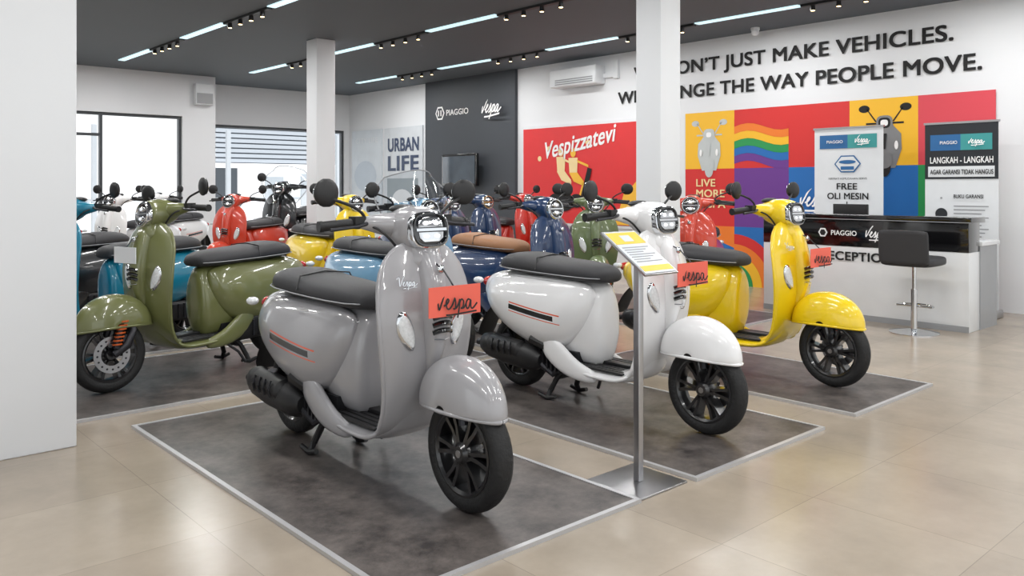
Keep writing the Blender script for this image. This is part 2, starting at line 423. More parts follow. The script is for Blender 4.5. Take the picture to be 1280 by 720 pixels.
for s in (1,-1):
    cxp=[(.672,.128,.006),(.655,.127,.022),(.625,.120,.031),(.595,.112,.031),(.566,.102,.020),(.548,.096,.006)]
    def diam(k,inf,dx):
        rings=[]
        for (z,y,r) in cxp:
            x=.442-.045*(y/.205)**2.2+dx
            rings.append([(x+.014*inf*math.cos(2*pi*q/12)-.12*(r*inf*math.sin(2*pi*q/12)),s*y+s*r*inf*math.sin(2*pi*q/12),z+(z-.61)*(inf-1)) for q in range(12)])
        mb.loft(rings,True,k)
    diam(1,1.2,.000); diam(0,1.0,.006)
    mb.ell((-.865,s*.10,.585),(.035,.03,.02),mi=0)
mb.ell((-.878,0,.57),(.03,.05,.032),mi=2)
part('indicators',bake('indicators',mb,sub=1,mats=(M_sig,M_chrome,M_red)))
mb=MB(); mb.grid([[(x,y,z) for y in (-.07,0,.07)] for (x,z) in [(-.77,.45),(-.83,.40),(-.89,.32),(-.92,.24)]])
part('rear_mudguard',bake('rear_mudguard',mb,sub=1,solid=.01,mats=(M_black,)))
# fender
cx,cz,rx,rz,hw=.612,.355,.212,.178,.100
rows=[]
for i in range(19):
    th=pi*i/18; r=[]
    for j in range(17):
        ph=math.radians(-87+174*j/16); sc=abs(math.cos(ph))**.78; y=hw*sgnp(math.sin(ph),.85)
        x=cx+rx*sc*math.cos(th); z=cz+rz*sc*sgnp(math.sin(th),.88)
        u=(x-cx)/rx; z-= .012*u*u
        taper=1-.25*max(0,u)**2-.12*max(0,-u)**2
        r.append((x,y*taper,z))
    rows.append(r)
mb=MB(); mb.grid(rows)
mb.tube([(cx+rx*math.cos(2*pi*k/40),hw*(1-.25*max(0,math.cos(2*pi*k/40))**2-.12*max(0,-math.cos(2*pi*k/40))**2)*sgnp(math.sin(2*pi*k/40),.9),cz-.012*math.cos(2*pi*k/40)**2) for k in range(41)],.006,6)
part('front_fender',bake('front_fender',mb,sub=1,solid=.006,mats=(PH,)),'paint',True)
RX=-.60; FX=.648; WR=.206
def wheel(mb,cx,cz,R):
    k=R/.208
    mb.lathe([(a*k,b*.90) for a,b in [(.146,.034),(.158,.044),(.178,.047),(.195,.039),(.205,.020),(.208,0),(.205,-.020),(.195,-.039),(.178,-.047),(.158,-.044),(.146,-.034)]],(cx,0,cz),'y',48,0)
    mb.lathe([(.150,.037),(.142,.039),(.132,.03),(.129,.0),(.132,-.03),(.142,-.039),(.150,-.037),(.140,0)],(cx,0,cz),'y',48,1)
    mb.lathe([(.0001,.048),(.026,.048),(.036,.035),(.038,-.035),(.026,-.048),(.0001,-.048)],(cx,0,cz),'y',24,1,close=False)
    mb.lathe([(.0001,-.05),(.013,-.05),(.013,-.046),(.0001,-.046)],(cx,0,cz),'y',12,2)
    for i in range(6):
        for dd in (-.17,.17):
            a=2*pi*i/6; v=[]
            for (r,w,y0,y1) in [(.028,.009,-.036,.036),(.09,.0065,-.030,.03),(.138,.008,-.034,.034)]:
                for (ww,yy) in ((-w,y0),(w,y0),(w,y1),(-w,y1)):
                    off=dd*(r-.02)*1.15
                    v.append((cx+r*math.cos(a)-(off+ww)*math.sin(a),yy,cz+r*math.sin(a)+(off+ww)*math.cos(a)))
            f=[]
            for q in (0,4):
                for e in range(4): f.append((q+e,q+(e+1)%4,q+4+(e+1)%4,q+4+e))
            mb.add(v,f,1)
mb=MB(); wheel(mb,FX,WR,WR); part('front_wheel',bake('front_wheel',mb,mats=(M_rub,M_rim,M_steel)),'',True)
mb=MB(); wheel(mb,RX,WR,WR); part('rear_wheel',bake('rear_wheel',mb,mats=(M_rub,M_rim,M_steel)))
mb=MB()
mb.lathe([(.06,.050),(.1,.050),(.1,.054),(.06,.054)],(FX,0,.208),'y',32,0)
for k in range(16):
    a=2*pi*k/16; mb.ell((FX+.08*math.cos(a),.055,.208+.08*math.sin(a)),(.006,.002,.006),8,6,mi=1)
mb.box(.54,.60,.05,.085,.24,.31,1)
mb.tube([(FX,.075,.208),(.58,.085,.25),(.54,.08,.33),(.57,.05,.42),(.55,0,.50)],[.022,.024,.022,.02,.02],10,mi=2)
mb.tube([(FX-.01,.085,.24),(.585,.07,.42)],.016,8,mi=2)
for k in range(7):
    mb.lathe([(.020,0),(.026,0),(.026,.008),(.020,.008)],(.634-.007*k,.085,.26+.02*k),'z',14,3)
mb.tube([(FX,-.02,.30),(.60,0,.46),(.55,0,.50)],.02,8,mi=2)
part('front_suspension',bake('front_suspension',mb,mats=(M_steel,M_dmet,M_dmet,M_org)),'',True)
# headset
for nm,n,hy,hz in (('rect',3.0,.074,.059),('round',2.0,.066,.066)):
    mb=MB(); mb.loft([sec(x,w,zb,zt,.12,2.6 if nm=='rect' else 2.2) for (x,w,zb,zt) in [(.20,.04,.965,1.02),(.225,.075,.93,1.04),(.28,.095,.90,1.058),(.34,.099,.886,1.060),(.385,.094,.890,1.052),(.408,.085,.900,1.040)]])
    def bar(y,cx,cz,rx,rz,N=16): return [(cx+rx*math.cos(2*pi*k/N),y,cz+rz*math.sin(2*pi*k/N)) for k in range(N)]
    L=[(.20,.235,.995,.021,.019),(.17,.25,.995,.028,.026),(.12,.27,.99,.045,.04),(.06,.285,.985,.055,.052)]
    mb.loft([bar(y,a,b,c,d) for y,a,b,c,d in L]+[bar(-y,a,b,c,d) for y,a,b,c,d in L[::-1]])
    mb.tube([(.385,0,.81),(.36,0,.87),(.335,0,.95)],[.09,.075,.068],16)
    part('headset',bake('headset',mb,sub=1,mats=(PH,)),'paint',True,nm)
    mb=MB()
    T=Matrix.Translation((.412,0,.970))@Matrix.Rotation(math.radians(-8),4,'Y')
    def se(x,s,N=40): return [(x,s*hy*sgnp(math.cos(2*pi*k/N),2/n),s*hz*sgnp(math.sin(2*pi*k/N),2/n)) for k in range(N)]
    st=len(mb.v)
    mb.loft([se(-.02,1.14),se(.002,1.17),se(.010,1.14),se(.012,1.08)],cap=False,mi=0)
    mb.loft([se(.010,1.09),se(.018,1.04),se(.018,.96),se(.008,.90)],cap=False,mi=4 if nm=='rect' else 0)
    mb.loft([se(.002,.94),se(.008,.92),se(.012,.75),se(.014,.4)],cap=True,mi=1)
    if nm=='rect':
        mb.box(.010,.020,-hy*.92,hy*.92,-.005,.005,2)
        for sz in (1,-1):
            mb.loft([[(xx,yy*sc,sz*(.008+(zz_)*sc)) for (yy,zz_) in [(-.058,.002),(.058,.002),(.054,.024),(.034,.038),(-.034,.038),(-.054,.024)]] for xx,sc in ((.008,1.0),(.0155,.96),(.017,.80))],mi=2)
            mb.ell((.017,.024,sz*.024),(.006,.014,.009),12,8,mi=3); mb.ell((.017,-.024,sz*.024),(.006,.014,.009),12,8,mi=3)
    else:
        mb.box(.012,.019,-.06,.06,-.004,.004,2); mb.ell((.012,0,.028),(.008,.040,.018),mi=2); mb.ell((.012,0,-.028),(.008,.040,.018),mi=2)
        mb.ell((.017,0,.028),(.006,.018,.010),mi=3); mb.ell((.017,0,-.028),(.006,.018,.010),mi=3)
    mb.xf(T,st)
    part('headlight',bake('headlight',mb,mats=(M_chrome,M_lens,M_chrome,M_led,M_gloss)),'',True,nm)
mb=MB(); mb.ell((.25,0,1.045),(.05,.06,.018),mi=0)
for s in (1,-1):
    mb.tube([(.238,s*.19,.995),(.225,s*.23,.993),(.205,s*.325,.985)],[.023,.019,.019],12)
    mb.tube([(.205,s*.325,.985),(.203,s*.34,.984)],[.021,.021],12)
    mb.tube([(.265,s*.17,.995),(.285,s*.22,.985),(.275,s*.33,.975)],[.008,.006,.007],8,mi=1)
    mb.box(.215,.265,s*.20-.022,s*.20+.022,.985,1.02,0)
    mb.tube(smooth_path([(.25,s*.17,1.0),(.252,s*.185,1.03),(.25,s*.22,1.055),(.238,s*.26,1.072),(.225,s*.295,1.085)]),.006,8)
    Tm_=Matrix.Translation((.222,s*.318,1.108))@Matrix.Rotation(s*-.18,4,'Z')
    st=len(mb.v); mb.ell((0,0,0),(.018,.056,.053),20,12); mb.xf(Tm_,st)
    st=len(mb.v); mb.ell((-.0135,0,0),(.006,.050,.047),20,12,mi=2); mb.xf(Tm_,st)
    mb.tube(smooth_path([(.27,s*.16,.985),(.31,s*.14,.965),(.33,s*.10,.92),(.34,s*.06,.86)]),.005,6)
part('handlebar_and_mirrors',bake('handlebar_and_mirrors',mb,mats=(M_black,M_dmet,M_chrome)),'',True)
# seat
mb=MB(); mb.loft([sec(x,w,zb,zt,.20,3.0) for (x,w,zb,zt) in [(.005,.05,.695,.735),(-.01,.09,.685,.765),(-.06,.12,.68,.79),(-.18,.138,.68,.80),(-.32,.145,.685,.806),(-.42,.145,.69,.810),(-.48,.145,.69,.822),(-.56,.142,.69,.832),(-.68,.132,.70,.830),(-.77,.11,.705,.814),(-.82,.08,.71,.789),(-.84,.045,.72,.76)]])
sk=[(-.005,.05),(-.02,.092),(-.07,.122),(-.18,.14),(-.32,.147),(-.48,.147),(-.68,.134),(-.77,.112),(-.82,.082),(-.845,.045)]
part('seat',rear(bake('seat',mb,sub=1,mats=(M_seat,))),'seat')
mb=MB(); zz=lambda x:.715+(-x)*.02
mb.tube([(x,w*1.0,zz(x)) for x,w in sk],.0035,6,mi=0); mb.tube([(x,-w*1.0,zz(x)) for x,w in sk],.0035,6,mi=0)
mb.tube([(-.44,-.146,.74),(-.455,-.12,.808),(-.46,0,.823),(-.455,.12,.808),(-.44,.146,.74)],.004,6,mi=1)
part('seat_piping',rear(bake('seat_piping',mb,mats=(M_pipe,M_black))))
# engine + muffler
mb=MB()
mb.loft([sec(x,.035,zb,zt,0,3,cy=.12) for x,zb,zt in [(-.14,.20,.27),(-.18,.16,.31),(-.34,.16,.31),(-.56,.15,.29),(-.66,.15,.27),(-.70,.18,.24)]],mi=0)
for k in range(5): mb.box(-.28-.05*k,-.265-.05*k,.15,.161,.18,.28,1)
mb.box(-.34,-.06,-.11,.10,.15,.28,1)
for k in range(6): mb.box(-.33+.03*k,-.32+.03*k,-.13,-.09,.16,.27,1)
mb.loft([[(x,-.132+r*math.cos(2*pi*k/16),z+1.15*r*math.sin(2*pi*k/16)) for k in range(16)] for x,r,z in [(-.30,.03,.205),(-.34,.052,.205),(-.40,.060,.21),(-.57,.064,.22),(-.71,.060,.235),(-.76,.046,.24),(-.775,.03,.243)]],mi=0)
mb.loft([[(x,-.148+r*math.cos(2*pi*k/16),z+r*math.sin(2*pi*k/16)) for k in range(16)] for x,r,z in [(-.42,.03,.24),(-.44,.052,.24),(-.66,.056,.25),(-.70,.03,.253)]],mi=0)
for k in range(4): mb.tube([(-.48-.05*k,-.200,.215),(-.48-.05*k,-.207,.25),(-.48-.05*k,-.192,.285)],.004,6,mi=1)
mb.tube([(-.76,-.132,.24),(-.82,-.137,.235)],.018,10,mi=1)
mb.tube([(-.16,-.08,.2),(-.24,-.11,.14),(-.32,-.13,.19)],.018,8,mi=1)
mb.tube([(-.24,-.09,.31),(-.28,-.13,.29),(-.36,-.15,.32)],.03,8,mi=0)
mb.tube([(RX,.0,.208),(RX,-.11,.22),(RX+.01,-.14,.3)],.03,8,mi=1)
mb.tube([(RX-.05,.11,.25),(RX-.03,.11,.44)],.024,10,mi=1)
part('engine_and_muffler',bake('engine_and_muffler',mb,mats=(M_black,M_dmet,M_gloss)))
mb=MB()
for s in (1,-1):
    mb.tube([(-.18,s*.07,.17),(-.23,s*.085,.12),(-.265,s*.10,.05),(-.27,s*.12,.012)],[.015,.015,.015,.014],8)
    mb.tube([(-.33,s*.125,.024),(-.27,s*.122,.011),(-.21,s*.12,.026)],[.011,.012,.011],8)
mb.tube([(-.23,-.085,.12),(-.23,.085,.12)],.012,8)
mb.tube([(-.08,.11,.16),(-.14,.16,.10),(-.18,.18,.03)],.009,8)
part('centre_stand',bake('centre_stand',mb,mats=(M_black,)))

AX0=Vector((.36,0,.95)); AX1=Vector((.62,0,.22))
NM=Matrix(((0,0,1,.438),(1,0,0,-.155),(0,1,0,.775),(0,0,0,1)))
def scooter(x,y,hd,body,seat=None,head='rect',steer=0,s=1.05,z=0.012,card=False,shield=False,plate=False):
    e=group('scooter',(x,y,z),hd,s)
    ax=(AX0-AX1).normalized()
    SM=Matrix.Translation(AX0)@Matrix.Rotation(steer,4,ax)@Matrix.Translation(-AX0)
    def ad(name,me,kind='',st=False):
        o=bpy.data.objects.new(name,me); COL.objects.link(o); o.parent=e
        if st and steer: o.matrix_basis=SM
        if kind=='paint': o.material_slots[0].link='OBJECT'; o.material_slots[0].material=body
        if kind=='seat' and seat: o.material_slots[0].link='OBJECT'; o.material_slots[0].material=seat
        return o
    for (n,me,k,st,var) in PARTS:
        if var in ('all',head): ad(n,me,k,st)
    if card:
        ad('price_card',CARD)
        script('card_script',SCR_K,Matrix(((0,0,1,.5735),(1,0,0,-.095),(0,1,0,.698),(0,0,0,1))),.18,e,world=False)
        script('name_badge',SCR_C,NM,.08,e,world=False)
    if shield: ad('wind_shield',SHIELD,'',True)
    if plate: ad('number_plate',PLATE,'',False)
    return e
mb=MB(); mb.box(.568,.572,-.116,.116,.672,.778,0); mb.tube([(.43,0,.86),(.50,0,.83),(.567,0,.77)],.003,6,mi=1)
CARD=bake('price_card',mb,smooth=False,mats=(M_card,M_dmet))
mb=MB(); mb.box(.54,.545,-.09,.09,.70,.79,0); mb.tube([(.43,0,.86),(.50,0,.83),(.54,0,.78)],.003,6,mi=1)
PLATE=bake('number_plate',mb,smooth=False,mats=(M_plate,M_dmet))
def glassmat():
    m=bpy.data.materials.new('clear_acrylic'); m.use_nodes=True; nt=m.node_tree
    for n in list(nt.nodes): nt.nodes.remove(n)
    o=nt.nodes.new('ShaderNodeOutputMaterial'); t=nt.nodes.new('ShaderNodeBsdfTransparent'); g=nt.nodes.new('ShaderNodeBsdfGlossy'); mx=nt.nodes.new('ShaderNodeMixShader')
    t.inputs[0].default_value=(.88,.90,.92,1); g.inputs['Roughness'].default_value=.05
    f=nt.nodes.new('ShaderNodeFresnel'); f.inputs[0].default_value=1.6
    nt.links.new(f.outputs[0],mx.inputs[0]); nt.links.new(t.outputs[0],mx.inputs[1]); nt.links.new(g.outputs[0],mx.inputs[2]); nt.links.new(mx.outputs[0],o.inputs[0])
    return m
M_glass=glassmat()
mb2=MB(); rows=[]
for i in range(9):
    v=i/8; z=.80+.44*v; w=.18+.13*math.sin(min(1,v*1.5)*pi/2)*(1 if v<.6 else 1-.9*((v-.6)/.4)**2)
    rows.append([(.48-.18*v-.13*u*u, w*u, z-.05*v*u*u) for u in [k/6-1 for k in range(13)]])
mb2.grid(rows,0)
edge=[r[0] for r in rows]+rows[-1][1:-1]+[r[-1] for r in rows[::-1]]
g_=bake('ws',mb2,sub=1,mats=(M_glass,M_pipe))
mb3=MB(); mb3.tube(edge,.0045,6,mi=0); mb3.tube([(.36,-.08,.98),(.36,-.12,1.03)],.006,6); mb3.tube([(.36,.08,.98),(.36,.12,1.03)],.006,6)
t_=bake('wt',mb3,mats=(M_pipe,))
bm=bmesh.new(); bm.from_mesh(g_)
for f in bm.faces: f.material_index=0
n0=len(bm.faces); bm.from_mesh(t_); bm.faces.ensure_lookup_table()
for f in bm.faces[n0:]: f.material_index=1
SHIELD=bpy.data.meshes.new('wind_shield'); bm.to_mesh(SHIELD); bm.free()
SHIELD.materials.append(M_glass); SHIELD.materials.append(M_pipe)

STR=[(-.34,.17,.428,.013,(20,20,22)),(-.32,.19,.450,.0035,(225,95,60)),(-.32,.19,.405,.0025,(225,95,60))]
P_gray=paint('paint_grey',(155,154,157),STR); P_white=paint('paint_white',(232,232,233),STR)
P_yel=paint('paint_yellow',(236,202,14)); P_green=paint('paint_olive',(108,112,68)); P_teal=paint('paint_teal',(18,125,155))
P_lblue=paint('paint_light_blue',(115,160,192)); P_navy=paint('paint_navy',(20,50,90)); P_red=paint('paint_red',(195,45,32)); P_orange=paint('paint_orange',(200,58,32))
P_blk=paint('paint_black',(30,32,35)); P_sage=paint('paint_sage',(100,115,76))
dn=-pi/2
scooter(1.91,3.03,dn,P_gray,card=True)
scooter(3.35,2.99,dn,P_white,card=True)
scooter(4.70,3.03,dn,P_yel,card=True,z=0.012)
hg=math.radians(180+20)
scooter(2.10,5.33,hg,P_green,head='round',steer=math.radians(-12),plate=True)
scooter(1.85,6.35,hg,P_teal,head='round')
scooter(1.62,7.35,hg,P_blk,head='round')
scooter(3.38,5.02,dn,P_lblue,head='round',shield=True)
scooter(4.38,4.80,dn,P_navy,seat=M_tan,head='round')
scooter(4.22,7.35,dn,P_yel,head='round')
scooter(4.43,9.8,math.radians(215),P_orange,head='round',z=0)
scooter(5.62,10.85,math.radians(215),P_blk,head='round',z=0,s=1.2,shield=True)
scooter(3.45,11.0,math.radians(215),P_white,head='round',z=0)
scooter(4.4,12.4,math.radians(215),P_white,head='round',z=0)
scooter(2.3,11.4,math.radians(215),P_blk,head='round',z=0)
scooter(6.05,5.55,math.radians(230),P_sage,head='round')
scooter(6.1,7.6,dn,P_navy,head='round',z=0)
scooter(5.3,7.2,dn,P_navy,seat=M_tan,head='round',z=0)
scooter(7.5,8.4,dn,P_red,head='round',z=0)
scooter(6.45,4.55,math.radians(207),P_orange,head='round')

# ---------------------------------------------------------------- right wall graphics
X=WX-0.012
text('slogan_lettering','WE DON\u2019T JUST MAKE VEHICLES.',wallM(X,7.2,2.655),M_ink,w=4.07,h=.165,bold=.024)
text('slogan_lettering','WE CHANGE THE WAY PEOPLE MOVE.',wallM(X,7.48,2.34),M_ink,w=4.61,h=.165,bold=.024)
g=group('wall_panel_charcoal')
wbox('panel',WX-.06,WX,9.55,11.92,0,H,M_char,g)
text('brand_text','PIAGGIO',wallM(WX-.062,11.30,2.42),M_txt,g,w=.60,h=.10,bold=.015)
flat('brand_hex',[(E(0,0,.13,.13,6),0,2),(E(0,0,.10,.10,6),1,3),(R(-.05,-.05,-.02,.05),0,4),(R(.02,-.05,.05,.05),0,4)],wallM(WX-.062,11.48,2.47),(M_txt,M_char),g)
script('brand_script',SCR_W,wallM(WX-.07,10.40,2.40),.66,g)
g=group('wall_television')
wbox('mount',WX-.16,WX-.06,10.7,10.9,1.4,1.6,M_black,g)
wbox('screen',WX-.24,WX-.18,10.28,11.2,1.21,1.74,M_gloss,g,bevel=.008)
M_tv=mat('tv_screen',(60,70,80),0.1,coat=1,var=.4,nscale=3)
wbox('display',WX-.245,WX-.241,10.32,11.16,1.25,1.70,M_tv,g)
M_pr=mat('poster_red',(216,48,50),0.5); M_cream=mat('poster_cream',(240,215,160),0.5); M_py=mat('poster_yellow',(240,185,60),0.5)
g=group('wall_poster')
wbox('frame',WX-.03,WX,7.05,9.42,.62,2.12,M_plate,g)
wbox('print',WX-.036,WX-.03,7.09,9.38,.66,2.08,M_pr,g)
text('title','Vespizzatevi',wallM(WX-.038,8.86,1.62,math.radians(9)),M_txt,g,w=1.42,h=.25,bold=.018,shear=.4)
def person(ox,oy,s,c1,c2):
    P=lambda pts:[(ox+a*s,oy+b*s) for a,b in pts]
    return [(P(E(0,.86,.075,.09)),c1,2),(P([(-.13,.76),(.13,.76),(.11,.45),(-.10,.45)]),c2,2),(P([(-.11,.46),(.12,.46),(.30,.28),(.26,.20),(.02,.28)]),c1,3),(P([(.26,.24),(.31,.26),(.24,-.02),(.16,-.02)]),c1,3),(P([(.10,.72),(.14,.66),(.42,.56),(.42,.61)]),c1,3)]
flat('figures',person(.80,.42,.72,0,0)+person(1.05,.40,.72,1,0)+[
  (E(.80,.30,.26,.14,p=2.4),2,4),(E(1.12,.32,.12,.10,p=2.4),2,4),([(1.18,.30),(1.30,.30),(1.42,.78),(1.34,.80)],2,4),(E(1.42,.12,.15,.15),2,3),(E(.62,.12,.15,.15),2,3),(E(1.42,.12,.08,.08),1,4),(E(.62,.12,.08,.08),1,4),
  ([(1.85,.0),(2.25,0),(2.25,.62),(2.12,.5),(2.05,.55),(1.98,.35)],1,2),(E(2.12,.16,.1,.12),0,3),
  (E(.55,1.1,.05,.03),0,2),(E(1.35,1.16,.06,.03),0,2),(E(.35,.95,.04,.04),0,2)],wallM(WX-.038,9.36,.67),(M_cream,M_py,M_ink),g)
M_pw=mat('poster_pale',(205,210,215),0.5,var=.12,nscale=5); M_pb=mat('poster_ink_blue',(50,65,95),0.5)
g=group('wall_poster')
wbox('board',WX-.03,WX,12.05,13.28,.5,2.30,M_pw,g)
text('headline','URBAN',wallM(WX-.032,13.15,1.86),M_pb,g,w=1.0,h=.25,bold=.03)
text('headline_2','LIFE',wallM(WX-.032,13.15,1.50),M_pb,g,w=1.0,h=.28,bold=.03)
flat('photo',[(R(.1,.1,1.1,.85),0,1),(E(.6,.4,.35,.25),1,2)],wallM(WX-.03,13.28,.5),(mat('poster_grey',(150,160,165),.5),M_plate),g)
g=group('wall_poster')
wbox('board',WX-.03,WX,13.38,14.45,.5,2.30,mat('poster_sky',(205,212,218),.5,var=.15,nscale=3),g)
text('headline','CITY LIFE',wallM(WX-.032,14.3,2.05),M_plate,g,w=.8,h=.1)
flat('photo',[(E(.5,.9,.4,.3),0,1),(R(.1,.2,.95,.6),1,2)],wallM(WX-.03,14.45,.5),(mat('poster_grey2',(185,195,205),.5),M_pw),g)
def ac(x,y0,y1,z0,z1):
    g=group('air_conditioner')
    wbox('casing',x-.22,x,y0,y1,z0,z1,M_plate,g,bevel=.02)
    for k in range(3): wbox('louvre_%d'%k,x-.228,x-.22,y0+.05,y1-.12,z0+.03+k*.03,z0+.045+k*.03,M_pipe,g)
ac(WX,7.72,8.62,2.64,2.90)
g=group('wall_conduit'); wbox('pipe_v',WX-.05,WX,7.46,7.54,2.70,2.95,M_plate,g); wbox('pipe_h',WX-.05,WX,7.54,7.72,2.72,2.78,M_plate,g)
g=group('fuse_box',(5.37,13.58,2.7)); wbox('cabinet',5.22,5.52,YN-.13,YN-.01,2.55,2.9,M_plate,g,bevel=.01); wbox('door',5.24,5.50,YN-.14,YN-.13,2.57,2.74,M_pipe,g)
g=group('security_camera')
mb=MB(); mb.disc((0,0,0),.05,-.03); mb.ell((0,0,-.05),(.045,.045,.045)); obj('dome',bake('dome',mb,mats=(M_plate,)),g,Matrix.Translation((8.5,5.2,H)))
# mural
def C(n,c): return mat('mural_'+n,c,0.5,var=.01)
cy=C('yellow',(240,184,42)); cr=C('red',(208,46,44)); cpk=C('pink',(214,72,84)); cb=C('blue',(30,105,178)); cg=C('green',(35,145,78)); cp=C('purple',(105,55,140)); co=C('orange',(232,122,40)); clb=C('sky',(90,175,215))
T=.72
def scoot_art(ox,oy,s,body,fr,la=2):
    P=lambda pts:[(ox+a*s,oy+b*s) for a,b in pts]
    return [(P(R(-.30,.60,.30,.63)),fr,la),(P(E(-.33,.86,.09,.06)),fr,la),(P(E(.33,.86,.09,.06)),fr,la),(P([(-.30,.86),(-.28,.86),(-.12,.64),(-.15,.64)]),fr,la),(P([(.30,.86),(.28,.86),(.12,.64),(.15,.64)]),fr,la),
      (P([(-.08,.70),(.08,.70),(.15,.56),(.26,.44),(.27,.2),(.17,-.1),(-.17,-.1),(-.27,.2),(-.26,.44),(-.15,.56)]),body,la+1),
      (P(E(0,.62,.13,.12,p=3)),body,la+2),(P(E(0,.62,.095,.085,p=3)),fr,la+3),(P(E(0,.62,.06,.05,p=3)),9,la+4),(P(E(0,-.08,.1,.16)),fr,la+2),(P(E(0,.02,.13,.13)),body,la+3),(P([(-.04,.45),(.04,.45),(.02,.2),(-.02,.2)]),fr,la+4),
      (P(E(-.19,.26,.03,.07)),9,la+4),(P(E(.19,.26,.03,.07)),9,la+4)]
g=group('wall_mural')
MM=(cy,cr,cpk,cb,cg,cp,co,clb,M_ink,M_txt,mat('art_grey',(125,127,129),.5),mat('art_silver',(190,195,195),.5))
L0=6.35
grid=[[0,1,1,0,2],[1,5,3,3,4],[6,3,4,0,1]]
sh=[]
for r in range(3):
    for c in range(5):
        x0=c*T; y1=2.13-r*.71
        sh.append((R(x0,y1-.71,x0+T,y1),grid[r][c],1))
def wave(x,k): return 1.46+.09*k+.05*math.sin(x/T*pi*1.6+.3)
for k,cc in enumerate([5,3,4,0,6,1]):
    bot=[(T+T*i/8,min(2.13,wave(T*i/8,k))) for i in range(9)]; top=[(T+T*i/8,min(2.13,wave(T*i/8,k+1.02))) for i in range(9)]
    sh.append((bot+top[::-1],cc,2))
for k,cc in enumerate([1,6,0,4,3]):
    r0=.62-.12*k
    sh.append(([(T+r0*math.cos(a),.0+r0*math.sin(a)) for a in [pi/2*i/10 for i in range(11)]]+[(T,0)],cc,2+k))
for k,cc in enumerate([3,0,7]):
    sh.append(([(0,.7-.2*k),(.72,.45-.2*k),(.72,.25-.2*k),(0,.5-.2*k)],cc,2))
sh+=scoot_art(.36,1.46,.62,11,11); sh+=scoot_art(3*T+.38,1.46,.66,10,8)
flat('mural_panels',sh,wallM(X,L0,0),MM,g)
text('mural_text','LIVE\nMORE\nVESPA',wallM(X-.006,L0-.16,1.20),M_cream,g,w=.44,h=.095,bold=.02)
script('mural_script',SCR_W,wallM(X-.012,L0-2*T-.10,.98),.5,g)
# banners
def banner(y0,y1,x,h,kind):
    g=group('roll_up_banner',(x,(y0+y1)/2,0)); w=y1-y0
    wbox('base',x-.1,x+.1,y0,y1,0,.07,M_steel,g,bevel=.01)
    wbox('sheet',x-.003,x+.003,y0+.01,y1-.01,.07,h,M_plate,g); wbox('top_rail',x-.012,x+.012,y0,y1,h,h+.02,M_steel,g)
    wbox('pole',x+.01,x+.03,(y0+y1)/2-.01,(y0+y1)/2+.01,.07,h,M_steel,g)
    M0=wallM(x-.005,y1-.01,0); W=w-.02
    lb=mat('banner_blue',(40,100,155),.5); tq=mat('banner_teal',(60,150,150),.5)
    if kind==0:
        flat('art',[(R(.06,h-.2,W*.5,h-.06),0,1),(R(W*.5,h-.2,W-.06,h-.06),1,1),(E(W/2,h-.36,.14,.10,6),0,2),(E(W/2,h-.36,.125,.085,6),2,3),(E(W/2,h-.34,.09,.02),0,4),(R(W/2-.07,h-.42,W/2+.07,h-.385),0,4),(R(W*.2,h-.92,W*.8,h-.89),3,2),(E(W*.3,h-1.15,.06,.06),3,2),(E(W*.7,h-1.15,.06,.06),3,2)],M0,(lb,tq,M_plate,M_ink),g)
        text('line_1','NIKMATI KEMUDAHAN SERVIS',wallM(x-.006,y1-.01-W*.22,h-.52),M_ink,g,w=W*.56,h=.02)
        text('line_2','FREE',wallM(x-.006,y1-.01-W*.34,h-.62),M_ink,g,w=W*.30,h=.065,bold=.02)
        text('line_3','OLI MESIN',wallM(x-.006,y1-.01-W*.2,h-.72),M_ink,g,w=W*.6,h=.065,bold=.02)
        text('plus','+',wallM(x-.006,y1-.01-W*.45,h-.82),M_ink,g,w=.06)
    else:
        flat('art',[(R(0,h-.52,W,h),0,1),(R(.05,h-.25,W*.5,h-.1),1,2),(R(W*.5,h-.25,W-.05,h-.1),2,2),(R(.03,h-.50,W-.03,h-.40),3,2),(E(.15,h-.85,.055,.055),0,2),(E(.15,h-1.05,.055,.055),0,2),(E(.15,h-.7,.01,.01),4,2)]+[(R(.26,h-.78-.035*k,W-.08-.03*(k%3),h-.77-.035*k),4,2) for k in range(12)],M0,(mat('banner_dark',(32,36,42),.5),lb,tq,M_plate,M_pipe),g)
        text('line_1','LANGKAH - LANGKAH',wallM(x-.01,y1-.06,h-.37),M_txt,g,w=W*.86,h=.06,bold=.02)
        text('line_2','AGAR GARANSI TIDAK HANGUS',wallM(x-.01,y1-.06,h-.475),M_ink,g,w=W*.86,h=.045,bold=.02)
        text('line_3','BUKU GARANSI',wallM(x-.008,y1-.27,h-.7),M_ink,g,w=W*.4,h=.035,bold=.02)
        text('line_4','PERAWATAN',wallM(x-.008,y1-.27,h-.92),M_ink,g,w=W*.4,h=.035,bold=.02)
    text('brand','PIAGGIO',wallM(x-.012,y1-.15,h-(.145 if kind==0 else .19)),M_txt,g,w=W*.24,h=.03,bold=.01)
    script('brand_script',SCR_W,wallM(x-.012,y1-W*.60,h-(.145 if kind==0 else .19)),W*.26,g)
banner(3.58,4.32,8.2,1.79,0); banner(2.58,3.24,8.3,1.79,1)
